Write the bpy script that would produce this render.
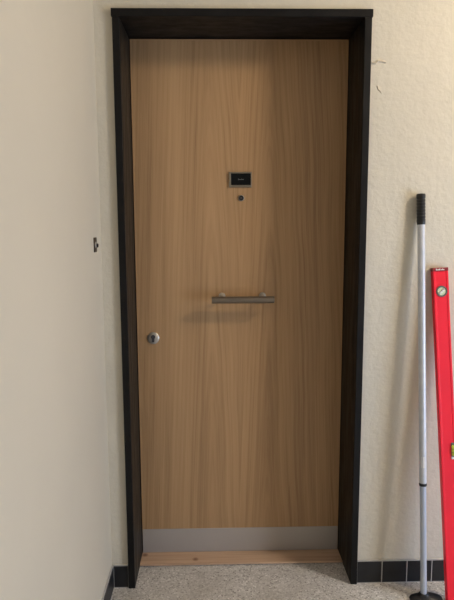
import bpy, bmesh, math, random
from mathutils import Vector, Matrix
C = bpy.context.scene
for o in list(bpy.data.objects): bpy.data.objects.remove(o)
col = C.collection
PI = math.pi

# ---------------- camera, world, window light, exposure ----------------
cam = bpy.data.objects.new('camera', bpy.data.cameras.new('camera')); col.objects.link(cam)
C.camera = cam
cam.data.sensor_fit = 'VERTICAL'; cam.data.sensor_height = 24; cam.data.lens = 565.99/600*24
cam.data.clip_start = .05
cam.matrix_world = (Matrix.Translation((.364, -2.1987, 1.4956)) @ Matrix.Rotation(-.0231, 4, 'Z')
    @ Matrix.Rotation(PI/2-.1312, 4, 'X') @ Matrix.Rotation(-.0049, 4, 'Z'))
w = bpy.data.worlds.new('world'); C.world = w; w.use_nodes = True
w.node_tree.nodes['Background'].inputs[0].default_value = (.55, .66, .85, 1)
w.node_tree.nodes['Background'].inputs[1].default_value = .8
wl = bpy.data.objects.new('window_daylight', bpy.data.lights.new('window_daylight', 'AREA')); col.objects.link(wl)
wl.data.shape = 'RECTANGLE'; wl.data.size = 1.1; wl.data.size_y = 1.2
wl.data.energy = 62; wl.data.color = (.58, .73, 1.0)
wl.location = (3.52, -1.6, .78); wl.rotation_euler = (PI/2, 0, PI/2)
LAMP = Vector((2.28, -.95, 2.66)); LAMP_STRENGTH = 150
C.view_settings.view_transform = 'Standard'; C.view_settings.look = 'None'
C.view_settings.gamma = 1; C.view_settings.use_curve_mapping = False
C.view_settings.exposure = 0.04

# ---------------- materials ----------------
def mat(name, c, rough=.5, metal=0, spec=.5):
    m = bpy.data.materials.new(name); m.use_nodes = True
    b = m.node_tree.nodes['Principled BSDF']
    b.inputs['Base Color'].default_value = (*c, 1); b.inputs['Roughness'].default_value = rough
    b.inputs['Metallic'].default_value = metal; b.inputs['Specular IOR Level'].default_value = spec
    return m
class G:
    """small node-graph helper"""
    def __init__(s, m): s.t = m.node_tree; s.b = s.t.nodes['Principled BSDF']
    def n(s, k, **kw):
        x = s.t.nodes.new(k)
        for a, v in kw.items(): setattr(x, a, v)
        return x
    def l(s, a, b): s.t.links.new(a, b)
    def coord(s, scale=(1, 1, 1)):
        c = s.n('ShaderNodeTexCoord'); mp = s.n('ShaderNodeMapping'); mp.inputs['Scale'].default_value = scale
        s.l(c.outputs['Object'], mp.inputs[0]); return mp.outputs[0]
    def noise(s, vec, scale, detail=3, rough=.5):
        x = s.n('ShaderNodeTexNoise'); x.inputs['Scale'].default_value = scale
        x.inputs['Detail'].default_value = detail; x.inputs['Roughness'].default_value = rough
        s.l(vec, x.inputs['Vector']); return x.outputs['Fac']
    def ramp(s, fac, stops):
        r = s.n('ShaderNodeValToRGB'); e = r.color_ramp.elements
        while len(e) < len(stops): e.new(.5)
        for q, (p, c) in zip(e, stops): q.position = p; q.color = (*c, 1)
        s.l(fac, r.inputs[0]); return r.outputs[0]
    def math(s, op, a, b=0.0, c=None):
        x = s.n('ShaderNodeMath', operation=op)
        for i, v in enumerate((a, b) if c is None else (a, b, c)):
            if isinstance(v, (int, float)): x.inputs[i].default_value = v
            else: s.l(v, x.inputs[i])
        return x.outputs[0]
    def mix(s, f, a, b, mode='MIX'):
        x = s.n('ShaderNodeMix', data_type='RGBA', blend_type=mode)
        for i, v in ((0, f), (6, a), (7, b)):
            if isinstance(v, (int, float)): x.inputs[i].default_value = v
            elif isinstance(v, tuple): x.inputs[i].default_value = (*v, 1)
            else: s.l(v, x.inputs[i])
        return x.outputs[2]
    def bump(s, h, strength, dist):
        x = s.n('ShaderNodeBump'); x.inputs['Strength'].default_value = strength; x.inputs['Distance'].default_value = dist
        s.l(h, x.inputs['Height']); s.l(x.outputs[0], s.b.inputs['Normal'])
    def base(s, c): s.l(c, s.b.inputs['Base Color'])

def plaster(name, c, bstr, sc):
    m = mat(name, c, .75, spec=.25); g = G(m); v = g.coord()
    big = g.noise(v, 1.7, 3); g.base(g.mix(g.ramp(big, [(.35, (0, 0, 0)), (.7, (1, 1, 1))]), tuple(x*.95 for x in c), c))
    h = g.math('ADD', g.noise(v, sc, 5, .6), g.math('MULTIPLY', g.noise(v, sc*.22, 3), 1.3))
    g.bump(h, bstr, .006); return m
M = {}
M['plaster'] = plaster('rough cream plaster', (.65, .61, .51), .55, 42)
M['smooth'] = plaster('smooth cream paint', (.54, .495, .40), .3, 10)
M['ceil'] = mat('ceiling paint', (.42, .39, .34), .85)
M['wainscot'] = mat('muted landing wall paint', (.38, .36, .32), .8)
M['flake'] = mat('lifted paint flake', (.62, .55, .44), .8)

def oak(name, light, mid, dark, rough=.45):
    m = mat(name, mid, rough); g = G(m)
    tc = g.n('ShaderNodeTexCoord'); sp = g.n('ShaderNodeSeparateXYZ'); g.l(tc.outputs['Object'], sp.inputs[0])
    X, Z = sp.outputs[0], sp.outputs[2]
    sl = g.coord((1.6, 1, .55)); wob = g.noise(sl, 2.2, 2)
    x2 = g.math('ADD', X, g.math('MULTIPLY', g.math('SUBTRACT', wob, .5), .02))
    u = g.math('ABSOLUTE', g.math('SUBTRACT', x2, .447))
    q = g.math('SUBTRACT', u, .125)
    s_ = g.math('SQRT', g.math('ADD', g.math('MULTIPLY', q, q), .0005))
    ph = g.math('ADD', g.math('ADD', s_, g.math('MULTIPLY', Z, .042)), g.math('MULTIPLY', g.math('SUBTRACT', wob, .5), .03))
    def fld(a, zs, sc, det):
        cb = g.n('ShaderNodeCombineXYZ'); g.l(g.math('MULTIPLY', ph, a), cb.inputs[0]); g.l(g.math('MULTIPLY', Z, zs), cb.inputs[2])
        return g.noise(cb.outputs[0], sc, det, .55)
    grain = fld(95, 1.0, 1.0, 4)
    broad = fld(7, .12, 1.0, 1)
    fine = g.noise(g.coord((380, 1, 5)), 1.0, 3)
    leaf = g.noise(g.coord((9, .01, .12)), 1.0, 2)
    f = g.math('ADD', g.math('ADD', g.math('MULTIPLY', grain, .40), g.math('MULTIPLY', leaf, .38)), g.math('MULTIPLY', fine, .22))
    c = g.ramp(f, [(.36, dark), (.5, mid), (.63, light)])
    g.base(c); g.bump(fine, .08, .001)
    return m
M['oak'] = oak('oak veneer', (.47, .297, .148), (.405, .245, .117), (.275, .156, .070))
M['band'] = mat('oak edge band', (.42, .25, .12), .4)
def pine():
    m = mat('raw pine board', (.6, .38, .2), .55); g = G(m)
    n = g.noise(g.coord((2.2, 60, 30)), 1.0, 4)
    c = g.ramp(n, [(.35, (.46, .305, .20)), (.6, (.56, .39, .265))])
    tc = g.n('ShaderNodeTexCoord')
    # knots
    for kx, ky in ((.245, .035), (.015, .075)):
        sb = g.n('ShaderNodeVectorMath', operation='SUBTRACT'); g.l(tc.outputs['Object'], sb.inputs[0]); sb.inputs[1].default_value = (kx, ky, .01)
        ln = g.n('ShaderNodeVectorMath', operation='LENGTH'); g.l(sb.outputs[0], ln.inputs[0])
        r = g.ramp(ln.outputs['Value'], [(0, (1, 1, 1)), (.009, (.7, .7, .7)), (.016, (0, 0, 0))])
        c = g.mix(r, c, (.19, .09, .045))
    g.base(c); return m
M['pine'] = pine()
def blackpaint(name, k):
    m = mat(name, (.014, .011, .010), .5, spec=.2); g = G(m)
    n = g.noise(g.coord((5, 14, 2.4)), 2.0, 5, .65)
    g.base(g.ramp(n, k))
    rr = g.ramp(n, [(.4, (.42, .42, .42)), (.7, (.65, .65, .65))]); g.l(rr, g.b.inputs['Roughness'])
    return m
M['black'] = blackpaint('black frame paint', [(.45, (.006, .0055, .0055)), (.8, (.014, .013, .012))])
M['brownblack'] = blackpaint('worn brown black reveal paint', [(.4, (.013, .010, .007)), (.6, (.024, .018, .012)), (.8, (.07, .055, .038))])
def terrazzo():
    m = mat('terrazzo', (.4, .38, .35), .55); g = G(m); v = g.coord()
    vo = g.n('ShaderNodeTexVoronoi'); vo.inputs['Scale'].default_value = 150; g.l(v, vo.inputs['Vector'])
    sp = g.n('ShaderNodeSeparateColor'); g.l(vo.outputs['Color'], sp.inputs[0])
    c1 = g.ramp(sp.outputs[0], [(0, (.14, .13, .12)), (.3, (.46, .45, .43)), (.7, (.68, .665, .64)), (1, (.92, .90, .88))])
    edge = g.ramp(vo.outputs['Distance'], [(.3, (0, 0, 0)), (.75, (1, 1, 1))])
    c2 = g.mix(edge, c1, (.58, .565, .54))
    big = g.noise(v, 5, 3); g.base(g.mix(g.ramp(big, [(.4, (0, 0, 0)), (.7, (.5, .5, .5))]), c2, (.38, .36, .33)))
    return m
M['floor'] = terrazzo()
def tile():
    m = mat('slate tile', (.02, .021, .025), .45); g = G(m)
    g.base(g.ramp(g.noise(g.coord(), 16, 4), [(.35, (.006, .0065, .008)), (.7, (.013, .014, .017))])); return m
M['tile'] = tile()
M['grout'] = mat('pale grout', (.42, .41, .39), .8)
M['alu'] = mat('satin aluminium plate', (.43, .40, .37), .5, .3)
M['steel'] = mat('brushed steel', (.23, .195, .155), .36, .85)
M['chrome'] = mat('worn nickel', (.50, .47, .42), .35, .6)
M['bronze'] = mat('nickel bronze bezel', (.27, .235, .18), .35, .8)
M['dark'] = mat('black plastic', (.008, .008, .009), .35)
M['inset'] = mat('black nameplate inset', (.003, .0035, .004), .5, spec=.15)
M['ink'] = mat('faded white lettering', (.20, .20, .19), .6)
M['grey'] = mat('lock cylinder metal', (.06, .055, .06), .45, .4)
M['lens'] = mat('peephole lens', (.12, .11, .11), .08)
def tube_alu():
    m = mat('grey aluminium tube', (.56, .58, .62), .4, .25); g = G(m)
    g.base(g.ramp(g.noise(g.coord((6, 6, 14)), 3, 4), [(.3, (.54, .56, .60)), (.7, (.60, .62, .66))])); return m
M['tube'] = tube_alu()
M['tube2'] = mat('thin blue grey tube', (.47, .52, .61), .4, .25)
M['red'] = mat('red powder coat', (.88, .008, .030), .4)
M['endred'] = mat('dark red end cap', (.24, .008, .014), .4)
M['white'] = mat('white print', (.8, .78, .75), .5)
M['vialring'] = mat('grey vial ring', (.10, .11, .10), .4)
M['vial'] = mat('pale vial', (.62, .72, .50), .15)
M['yellow'] = mat('yellow green vial', (.62, .82, .12), .12)
M['rust'] = mat('brown metal plate', (.05, .032, .018), .5, .2)

# ---------------- geometry helpers ----------------
def bx(bm, a, b, mi=0, bev=0):
    cx = [(p+q)/2 for p, q in zip(a, b)]; s = [abs(q-p) for p, q in zip(a, b)]
    r = bmesh.ops.create_cube(bm, size=1, matrix=Matrix.Translation(cx) @ Matrix.Diagonal((*s, 1)))
    vs = r['verts']; fs = {f for v in vs for f in v.link_faces}
    for f in fs: f.material_index = mi
    if bev:
        es = list({e for v in vs for e in v.link_edges})
        q = bmesh.ops.bevel(bm, geom=es, offset=bev, segments=2, affect='EDGES', profile=.5)
        for f in q['faces']: f.material_index = mi
def lathe(bm, prof, M4, n=32, mi=0, closed=False):
    """prof: list of (radius, height) along local z; capped by radius-0 ends"""
    rings = []
    for r, h in prof:
        if r < 1e-6: rings.append([bm.verts.new(M4 @ Vector((0, 0, h)))])
        else: rings.append([bm.verts.new(M4 @ Vector((r*math.cos(2*PI*k/n), r*math.sin(2*PI*k/n), h))) for k in range(n)])
    prs = list(zip(rings, rings[1:])) + ([(rings[-1], rings[0])] if closed else [])
    for A, B in prs:
        for k in range(n):
            a = [A[k % len(A)], A[(k+1) % len(A)], B[(k+1) % len(B)], B[k % len(B)]]
            u = []
            for v in a:
                if v not in u: u.append(v)
            if len(u) > 2:
                f = bm.faces.new(u); f.smooth = True; f.material_index = mi
def axis(p0, p1):
    p0, p1 = Vector(p0), Vector(p1); z = (p1-p0).normalized()
    return Matrix.Translation(p0) @ z.to_track_quat('Z', 'Y').to_matrix().to_4x4(), (p1-p0).length
def prism(bm, pts, h0, h1, M4, mi=0):
    A = [bm.verts.new(M4 @ Vector((x, y, h0))) for x, y in pts]; B = [bm.verts.new(M4 @ Vector((x, y, h1))) for x, y in pts]
    n = len(pts); fs = [bm.faces.new(A[::-1]), bm.faces.new(B)]
    for k in range(n): fs.append(bm.faces.new((A[k], A[(k+1) % n], B[(k+1) % n], B[k])))
    for f in fs: f.material_index = mi
def obj(name, bm, mats, parent=None, loc=(0, 0, 0)):
    """geometry given in world space; loc is the origin (world)"""
    bmesh.ops.recalc_face_normals(bm, faces=bm.faces)
    bmesh.ops.translate(bm, verts=bm.verts, vec=-Vector(loc))
    for e in bm.edges:
        if len(e.link_faces) == 2 and e.calc_face_angle(0) > .6: e.smooth = False
    me = bpy.data.meshes.new(name); bm.to_mesh(me); bm.free()
    for m in (mats if isinstance(mats, (list, tuple)) else [mats]): me.materials.append(M[m])
    o = bpy.data.objects.new(name, me); col.objects.link(o); o.location = loc
    if parent:
        o.parent = parent; off = Vector((0, 0, 0)); p = parent
        while p: off += Vector(p.location); p = p.parent
        o.location = Vector(loc) - off
    return o
def tag(o, label=None, cat=None, group=None, kind=None):
    for k, v in (('label', label), ('category', cat), ('group', group), ('kind', kind)):
        if v: o[k] = v
    return o
def empty(name, loc):
    o = bpy.data.objects.new(name, None); col.objects.link(o); o.location = loc; o.empty_display_size = .05; return o
def BM(): return bmesh.new()

# ---------------- the setting ----------------
W, H, XL, XR, YR, ZC = .954, 2.2785, -.069, 3.45, -3.2, 2.86
FR, P, DD = .0266, .014, .228
b = BM(); bx(b, (XL-.15, YR-.15, -.1), (XR+.15, .34, 0)); tag(obj('floor', b, 'floor'), 'speckled grey beige terrazzo floor in front of the door', 'floor', kind='structure')
b = BM(); bx(b, (XL-.15, YR-.15, ZC), (XR+.15, .34, ZC+.1)); tag(obj('ceiling', b, 'ceil'), 'plain painted ceiling of the landing', 'ceiling', kind='structure')
b = BM()
bx(b, (XL-.15, 0, 0), (0, .34, ZC)); bx(b, (W, 0, 0), (XR+.15, .34, ZC)); bx(b, (0, 0, H), (W, .34, ZC))
# lifted paint cracks beside the frame
def ridge(pts, wd, ht):
    for (x0, z0), (x1, z1) in zip(pts, pts[1:]):
        d = Vector((x1-x0, z1-z0)).normalized(); nx, nz = -d.y*wd, d.x*wd
        q = [b.verts.new(v) for v in ((x0-nx, 0, z0-nz), (x1-nx, 0, z1-nz), (x1, -ht, z1), (x0, -ht, z0))]
        r = [b.verts.new(v) for v in ((x0, -ht, z0), (x1, -ht, z1), (x1+nx, 0, z1+nz), (x0+nx, 0, z0+nz))]
        for f in (b.faces.new(q), b.faces.new(r)): f.material_index = 1
ridge([(.962, 2.094), (.975, 2.093), (.984, 2.101), (.998, 2.100), (1.012, 2.096)], .005, .006)
ridge([(.984, 2.012), (.988, 1.998), (.997, 1.994)], .003, .003); ridge([(.988, 1.998), (1.001, 1.986)], .002, .002)
tag(obj('wall_back', b, ['plaster', 'flake']), 'rough cream plaster wall around the oak door', 'wall', kind='structure')
b = BM(); bx(b, (XL-.15, YR-.15, 0), (XL, 0, ZC)); tag(obj('wall_left', b, 'smooth'), 'smooth cream painted wall left of the door', 'wall', kind='structure')
WY0, WY1, WZ0, WZ1 = -2.2, -1.0, .12, 1.44
b = BM()
bx(b, (XR, YR-.15, 0), (XR+.15, WY0, ZC)); bx(b, (XR, WY1, 0), (XR+.15, 0, ZC))
bx(b, (XR, WY0, 0), (XR+.15, WY1, WZ0)); bx(b, (XR, WY0, WZ1), (XR+.15, WY1, ZC))
tag(obj('wall_right', b, 'wainscot'), 'muted brown wall with the low window on the right end of the landing', 'wall', kind='structure')
b = BM(); bx(b, (XL, YR-.15, 0), (XR, YR, ZC))
tag(obj('wall_front', b, 'wainscot'), 'muted brown wall opposite the door', 'wall', kind='structure')
b = BM()
for q in (((WY0, WZ0), (WY1, WZ0+.04)), ((WY0, WZ1-.04), (WY1, WZ1)), ((WY0, WZ0+.04), (WY0+.04, WZ1-.04)), ((WY1-.04, WZ0+.04), (WY1, WZ1-.04))):
    bx(b, (XR+.005, q[0][0], q[0][1]), (XR+.05, q[1][0], q[1][1]))
tag(obj('window_1', b, 'white'), 'white window frame on the right end of the landing', 'window', kind='structure')

# slate skirting tiles with pale grout
def skirt(name, runs, label):
    b = BM()
    for kind, a0, a1, pitch in runs:
        if kind == 'back':
            bx(b, (a0, -.0064, .0), (a1, 0, .1012), 1)
            x = a0
            while x < a1-.004:
                e = min(x+pitch, a1); bx(b, (x+.0018, -.007, .003), (e-.0018, -.0005, .0965), 0, .0008); x = e
        else:
            bx(b, (XL, a0, .0), (XL+.0064, a1, .1012), 1)
            y = a1
            while y > a0+.004:
                e = max(y-pitch, a0); bx(b, (XL+.0005, e+.0018, .003), (XL+.007, y-.0018, .0965), 0, .0008); y = e
    tag(obj(name, b, ['tile', 'grout']), label, 'skirting', kind='structure')
skirt('baseboard_right', [('back', W+.0005, XR, .1055)], 'black slate tile skirting right of the door frame')
skirt('baseboard_back', [('back', XL+.0075, -.0005, .105)], 'single black slate skirting tile between corner and door frame')
skirt('baseboard_left', [('left', YR, -.0075, .105)], 'black slate tile skirting along the left wall')

# black door frame
fr = tag(empty('trim_1', (0, 0, 0)), 'black painted deep door frame around the oak door', 'door frame', kind='structure')
b = BM(); bx(b, (0, -P, 0), (FR, .012, H-FR), 0, .0015); bx(b, (0, .012, 0), (FR-.0004, .335, H-FR), 1); obj('jamb', b, ['black', 'brownblack'], fr)
b = BM(); bx(b, (W-FR, -P, 0), (W, .06, H-FR), 0, .0015); bx(b, (W-FR+.0004, .06, 0), (W, .335, H-FR), 1); obj('jamb', b, ['black', 'brownblack'], fr)
b = BM(); bx(b, (-.003, -P-.003, H-FR), (W+.003, -.0002, H+.001), 0, .0015); bx(b, (.0005, -P+.001, H-FR), (W-.0005, .335, H-.0005)); obj('lintel', b, 'black', fr)
b = BM()
bx(b, (FR, DD+.045, 0), (FR+.02, .335, H-FR)); bx(b, (W-FR-.02, DD+.045, 0), (W-FR, .335, H-FR)); bx(b, (FR+.02, DD+.045, H-FR-.02), (W-FR-.02, .335, H-FR))
obj('light_leak_stop', b, 'black', fr)  # unseen ring behind the leaf, added to block light leaking through the gaps
# threshold board
b = BM(); bx(b, (FR+.0005, .134, .0045), (W-FR-.0005, DD+.044, .0115), 0, .0012); bx(b, (FR+.0005, .142, 0), (W-FR-.0005, DD+.044, .0045))
tag(obj('trim_2', b, 'pine', loc=(FR, .134, 0)), 'raw knotty pine threshold board under the door', 'threshold', kind='structure')

# ---------------- the door ----------------
D0, D1, Z0, Z1 = FR+.003, W-FR-.003, .013, H-FR-.004
b = BM(); bx(b, (D0+.006, DD, Z0), (D1-.003, DD+.042, Z1-.005), 0, .0005)
door = tag(obj('door_1', b, 'oak', loc=(D0, DD, 0)), 'flat oak veneer apartment door in a black frame', 'door', kind='structure')
b = BM(); bx(b, (D0, DD-.0015, Z0), (D0+.006, DD+.042, Z1), 0, .0006); bx(b, (D0+.006, DD-.001, Z1-.005), (D1, DD+.042, Z1), 0, .0005)
bx(b, (D1-.003, DD-.0005, Z0), (D1, DD+.042, Z1-.005)); obj('edge_band', b, 'band', door)
b = BM(); bx(b, (D0+.001, DD-.0022, Z0), (D1-.001, DD+.001, .1255), 0, .0006); tag(obj('kick_plate', b, 'alu', door), 'satin grey metal kick plate')
# name plate
cx, cz = .4785, 1.6857; hw, hh = .0485, .0315
np_ = None; b = BM()
y = DD
bx(b, (cx-hw, y-.006, cz-hh), (cx-hw+.009, y+.001, cz+hh), 0, .001); bx(b, (cx+hw-.005, y-.006, cz-hh), (cx+hw, y+.001, cz+hh), 0, .001)
bx(b, (cx-hw+.009, y-.006, cz+hh-.006), (cx+hw-.005, y+.001, cz+hh), 0, .001); bx(b, (cx-hw+.009, y-.006, cz-hh), (cx+hw-.005, y+.001, cz-hh+.009), 0, .001)
npl = obj('name_plate', b, 'bronze', door, (cx, y, cz)); npl['label'] = 'bronze framed black name plate'
b = BM(); bx(b, (cx-hw+.009, y-.003, cz-hh+.009), (cx+hw-.005, y+.001, cz+hh-.006)); obj('inset', b, 'inset', npl, (cx, y, cz))
b = BM()   # faint, unreadable lettering
for k, (dx, h) in enumerate(((-.010, .0045), (-.006, .0032), (-.002, .0032), (.003, .0045), (.007, .0030), (.0105, .0030))):
    bx(b, (cx+.002+dx-.0012, y-.0034, cz-.001), (cx+.002+dx+.0012, y-.0029, cz-.001+h))
obj('lettering', b, 'ink', npl, (cx, y, cz))
def facing(x, yy, z): return Matrix.Translation((x, yy, z)) @ Matrix.Rotation(PI/2, 4, 'X')   # local z -> -Y
# peephole
F = facing(.4822, DD, 1.6094) @ Matrix.Scale(1.15, 4)
b = BM(); lathe(b, [(.0062, -.001), (.0062, .0045), (.0085, .0055), (.0108, .0035), (.0115, 0), (.0115, -.001)], F, closed=True); pe = obj('peephole', b, 'chrome', door, (.4822, DD, 1.6094))
b = BM(); lathe(b, [(.0085, .0054), (.0088, .0064), (.0042, .0066), (.0040, .0058)], F, closed=True); obj('bezel', b, 'dark', pe, (.4822, DD, 1.6094))
b = BM(); lathe(b, [(0, .0055), (.003, .005), (.0062, .003), (.0062, -.001), (0, -.001)], F); obj('lens', b, 'lens', pe, (.4822, DD, 1.6094))
# lock rosette and cylinder
L = (.0985, DD, 1.0105); F = facing(*L)
b = BM(); lathe(b, [(0, .0075), (.018, .0078), (.0205, .0065), (.0215, .004), (.0245, .003), (.026, .0015), (.026, -.001), (0, -.001)], F, 40); lk = obj('lock_rosette', b, 'chrome', door, L)
pts = [(.0095*math.cos(a), .0065+.0095*math.sin(a)) for a in [math.radians(-50+280*k/20) for k in range(21)]]
pts += [(-.0052, -.014), (-.0035, -.0165), (.0035, -.0165), (.0052, -.014)]
b = BM(); prism(b, pts, .004, .0105, F); cyl = obj('lock_cylinder', b, 'grey', lk, L)
# pull handle
HY, HZ = DD-.062, 1.183
A, ln = axis((.3545, HY, HZ+.0005), (.6185, HY, HZ))
b = BM(); lathe(b, [(0, 0), (.0135, 0), (.0148, .0015), (.0148, ln-.0015), (.0135, ln), (0, ln)], A, 32); hd = obj('pull_handle', b, 'steel', door, (.486, DD, HZ))
hd['label'] = 'horizontal brushed steel bar handle'
for x in (.3985, .5735):
    A, l2 = axis((x, DD+.0005, HZ+.010), (x, HY+.008, HZ))
    b = BM(); lathe(b, [(0, -.001), (.015, -.001), (.015, .003), (.0135, .0055), (.0095, .007), (.009, .011), (.009, l2), (0, l2)], A, 24)
    obj('mounting_post', b, 'chrome', hd, (x, DD, HZ))

# ---------------- plate on the left wall ----------------
PY, PZ = -.118, 1.4275
FX = Matrix.Translation((XL, PY, PZ)) @ Matrix.Rotation(PI/2, 4, 'Y')
b = BM(); bx(b, (XL-.001, PY-.019, PZ-.0265), (XL+.0045, PY+.019, PZ+.0265), 0, .0012)
lp = tag(obj('latch_plate', b, 'rust', loc=(XL, PY, PZ)), 'small brown metal latch plate with black knob on left wall', 'latch plate')
b = BM(); lathe(b, [(0, .0056), (.008, .0056), (.0105, .0062), (.0115, .0045), (0, .0045)], FX @ Matrix.Translation((.0, -.004, 0)), 24); obj('bright_ring', b, 'chrome', lp, (XL, PY, PZ))
b = BM(); lathe(b, [(0, .004), (.004, .004), (.004, .006), (.0075, .007), (.0075, .010), (.005, .012), (0, .012)], FX @ Matrix.Translation((.003, .010, 0)), 20); obj('knob', b, 'dark', lp, (XL, PY, PZ))

# ---------------- mop leaning on the wall ----------------
T = Vector((1.1580, -.0185, 1.612)); B0 = Vector((1.1965, -.120, .012))
mop = tag(empty('mop', (B0.x, B0.y, 0)), 'grey telescopic mop pole with black grip leaning on wall', 'mop')
A, ln = axis(B0, T)
def seg(name, prof, m, n=28):
    b = BM(); lathe(b, prof, A, n); return obj(name, b, m, mop, tuple(B0))
zr = ln*.274+.026         # joint
zg = ln-.118
seg('lower_tube', [(0, 0), (.0122, 0), (.0122, zr+.02), (0, zr+.02)], 'tube2')
seg('joint_ring', [(0, zr-.009), (.0148, zr-.006), (.0154, zr-.004), (.0154, zr+.003), (.0148, zr+.005), (0, zr+.005)], 'dark')
up = seg('upper_tube', [(0, zr+.004), (.0140, zr+.004), (.0142, zr+.012), (.0140, zr+.02), (.0140, zg+.006), (0, zg+.006)], 'tube')
pr = [(0, zg), (.0148, zg), (.0160, zg+.004)]
z = zg+.016
while z < ln-.026:
    pr += [(.0166, z), (.0166, z+.004), (.0152, z+.006), (.0152, z+.008), (.0166, z+.010)]; z += .0125
pr += [(.0168, ln-.014), (.0172, ln-.006), (.0160, ln-.001), (.010, ln), (0, ln)]
seg('grip', pr, 'dark')
# pale worn sticker, wraps the front of the upper tube
b = BM(); s0 = .555-.02
vs = []
for hgt in (s0, s0+.045):
    vs.append([b.verts.new(A @ Vector((.0144*math.cos(t), .0144*math.sin(t), hgt))) for t in [math.radians(a) for a in range(0, 360, 30)]])
aa = [k for k in range(12) if (A @ Vector((math.cos(math.radians(30*k+15)), math.sin(math.radians(30*k+15)), 0)) - A @ Vector((0, 0, 0))).y < -.85]
for k in aa: b.faces.new((vs[0][k], vs[0][(k+1) % 12], vs[1][(k+1) % 12], vs[1][k]))
for v in [v for v in b.verts if not v.link_faces]: b.verts.remove(v)
obj('sticker', b, 'white', mop, tuple(B0))
# head: low black rubbery body on the floor with a socket
b = BM()
n = 40; rings = []
for (sx, sy, z) in ((.062, .030, 0), (.066, .034, .003), (.064, .033, .008), (.052, .027, .014), (.034, .022, .019), (.021, .018, .024), (.016, .015, .030)):
    off = Vector((B0.x+.010, B0.y, z)) if z < .021 else Vector((B0.x, B0.y, z))
    rings.append([b.verts.new(off + Vector((sx*math.copysign(abs(math.cos(t))**.75, math.cos(t)), sy*math.copysign(abs(math.sin(t))**.75, math.sin(t)), 0))) for t in [2*PI*k/n for k in range(n)]])
for R1, R2 in zip(rings, rings[1:]):
    for k in range(n): f = b.faces.new((R1[k], R1[(k+1) % n], R2[(k+1) % n], R2[k])); f.smooth = True
b.faces.new(rings[0][::-1]); b.faces.new(rings[-1])
obj('mop_head', b, 'dark', mop, (B0.x, B0.y, 0))

# ---------------- red spirit level ----------------
TL = Vector((1.2125, -.029, 1.3250)); BL = Vector((1.2765, -.165, .0))
up_ = (TL-BL).normalized(); right = Vector((1, 0, 0)); right = (right - up_*right.dot(up_)).normalized(); nrm = right.cross(up_)  # -> faces camera (-Y)
LL = (TL-BL).length; WF, TH = .0595, .026
R4 = Matrix((( right.x, -nrm.x, up_.x, 0), (right.y, -nrm.y, up_.y, 0), (right.z, -nrm.z, up_.z, 0), (0, 0, 0, 1)))
BASE = BL + Vector((0, 0, 0))
R4 = Matrix.Translation(BASE) @ R4     # local x: across face, y: into thickness, z: along
# keep every corner above floor
low = min((R4 @ Vector((x, y, 0))).z for x in (0, WF) for y in (0, TH)); R4 = Matrix.Translation((0, 0, -low+.0003)) @ R4
def lev(bm): bm.transform(R4); return bm
O = tuple(BASE)
def holed(bm, pts, x0, x1, z0, z1): pass
level = tag(empty('spirit_level', O), 'tall red box spirit level leaning on the wall beside mop', 'spirit level')
b = BM()
bx(b, (0, .0015, .006), (WF, TH-.0015, LL-.012), 0, .001)
bx(b, (0, 0, .006), (.009, TH, LL-.012), 0, .0015); bx(b, (WF-.009, 0, .006), (WF, TH, LL-.012), 0, .0015)
obj('body', lev(b), 'red', level, O)
b = BM(); bx(b, (-.0008, -.0008, LL-.014), (WF+.0008, TH+.0008, LL), 0, .002)
ec = obj('end_cap', lev(b), 'endred', level, O)
b = BM()
for k in range(7): bx(b, (.011+.0045*k+(0 if k < 4 else .002), -.0014, LL-.0105), (.0143+.0045*k+(0 if k < 4 else .002), -.0006, LL-.0105+(.007, .004, .005, .007, .004, .006, .004)[k]))
obj('print', lev(b), 'white', ec, O)
b = BM(); bx(b, (-.0008, -.0008, 0), (WF+.0008, TH+.0008, .008), 0, .002); obj('end_cap', lev(b), 'endred', level, O)
FV = Matrix.Translation((.0300, 0, LL-.092)) @ Matrix.Rotation(PI/2, 4, 'X')
b = BM(); lathe(b, [(.0155, -.004), (.0155, .001), (.0175, .0022), (.0215, .0018), (.022, -.004)], FV, 36, closed=True); vr = obj('vial_window', lev(b), 'vialring', level, O)
b = BM(); lathe(b, [(0, .0002), (.0155, .0002), (.0155, -.004), (0, -.004)], FV, 28); obj('vial_disc', lev(b), 'vial', vr, O)
b = BM(); Av, l3 = axis((.0200, -.0010, LL-.100), (.0400, -.0010, LL-.084)); lathe(b, [(0, 0), (.0036, .001), (.0042, .004), (.0042, l3-.004), (.0036, l3-.001), (0, l3)], Av, 16); obj('vial_tube', lev(b), 'white', vr, O)
b = BM()
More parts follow.
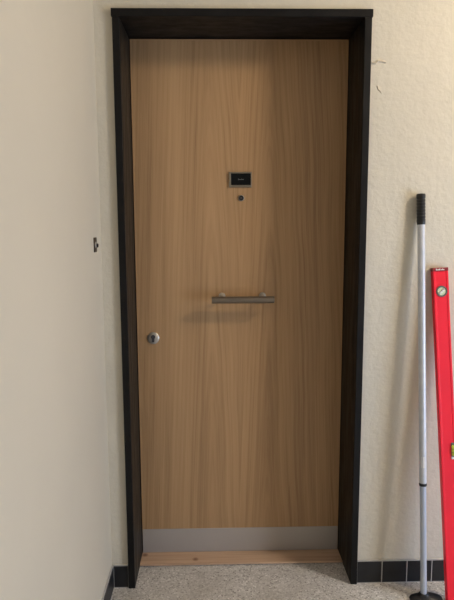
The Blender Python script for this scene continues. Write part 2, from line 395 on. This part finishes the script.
for a in (.009, .016): 
    A2, l4 = axis((.0200+a-.0035, -.0052, LL-.0955+a*.8), (.0200+a+.0035, -.0052, LL-.0990+a*.8)); lathe(b, [(0, 0), (.0009, 0), (.0009, l4), (0, l4)], A2, 8)
obj('vial_mark', lev(b), 'vialring', vr, O)
zc = .617
b = BM(); bx(b, (.040, -.0015, zc-.030), (WF+.001, TH+.0015, zc+.031), 0, .004); cv = obj('centre_vial_window', lev(b), 'vialring', level, O)
b = BM(); bx(b, (.0395, -.0018, zc-.035), (WF+.0008, .01, zc-.024), 0, .002); obj('window_rim', lev(b), 'white', cv, O)
b = BM(); Av, l3 = axis((.0505, -.001, zc-.021), (.0505, -.001, zc+.022)); lathe(b, [(0, 0), (.0075, .001), (.009, .005), (.009, l3-.005), (.0075, l3-.001), (0, l3)], Av, 20); obj('vial_tube', lev(b), 'yellow', cv, O)
b = BM()
for q in (-.007, .007): 
    lathe(b, [(.0092, zc+q-.0009), (.0096, zc+q), (.0092, zc+q+.0009), (.0088, zc+q)], Matrix.Translation((.0505, -.001, 0)), 20, closed=True)
obj('vial_mark', lev(b), 'vialring', cv, O)

# ---------------- ceiling lamp (lights the landing from above right) ----------------
lamp = tag(empty('ceiling_light', (LAMP.x, LAMP.y, ZC)), 'round opal globe lamp on the ceiling right of the door', 'lamp')
em = bpy.data.materials.new('lit opal glass'); em.use_nodes = True; nb = em.node_tree.nodes['Principled BSDF']
nb.inputs['Base Color'].default_value = (.9, .85, .75, 1); nb.inputs['Emission Color'].default_value = (1, .82, .60, 1); nb.inputs['Emission Strength'].default_value = LAMP_STRENGTH
M['glow'] = em
top = Matrix.Translation(LAMP)
b = BM(); lathe(b, [(0, -.12)]+[(.12*math.cos(a), .12*math.sin(a)) for a in [math.radians(-80+15*k) for k in range(10)]]+[(.04, .11), (0, .11)], top, 32)
obj('globe', b, 'glow', lamp, tuple(LAMP))
b = BM(); lathe(b, [(0, .105), (.05, .105), (.06, .14), (.07, ZC-LAMP.z), (0, ZC-LAMP.z)], top, 32); obj('lamp_base', b, 'white', lamp, tuple(LAMP))
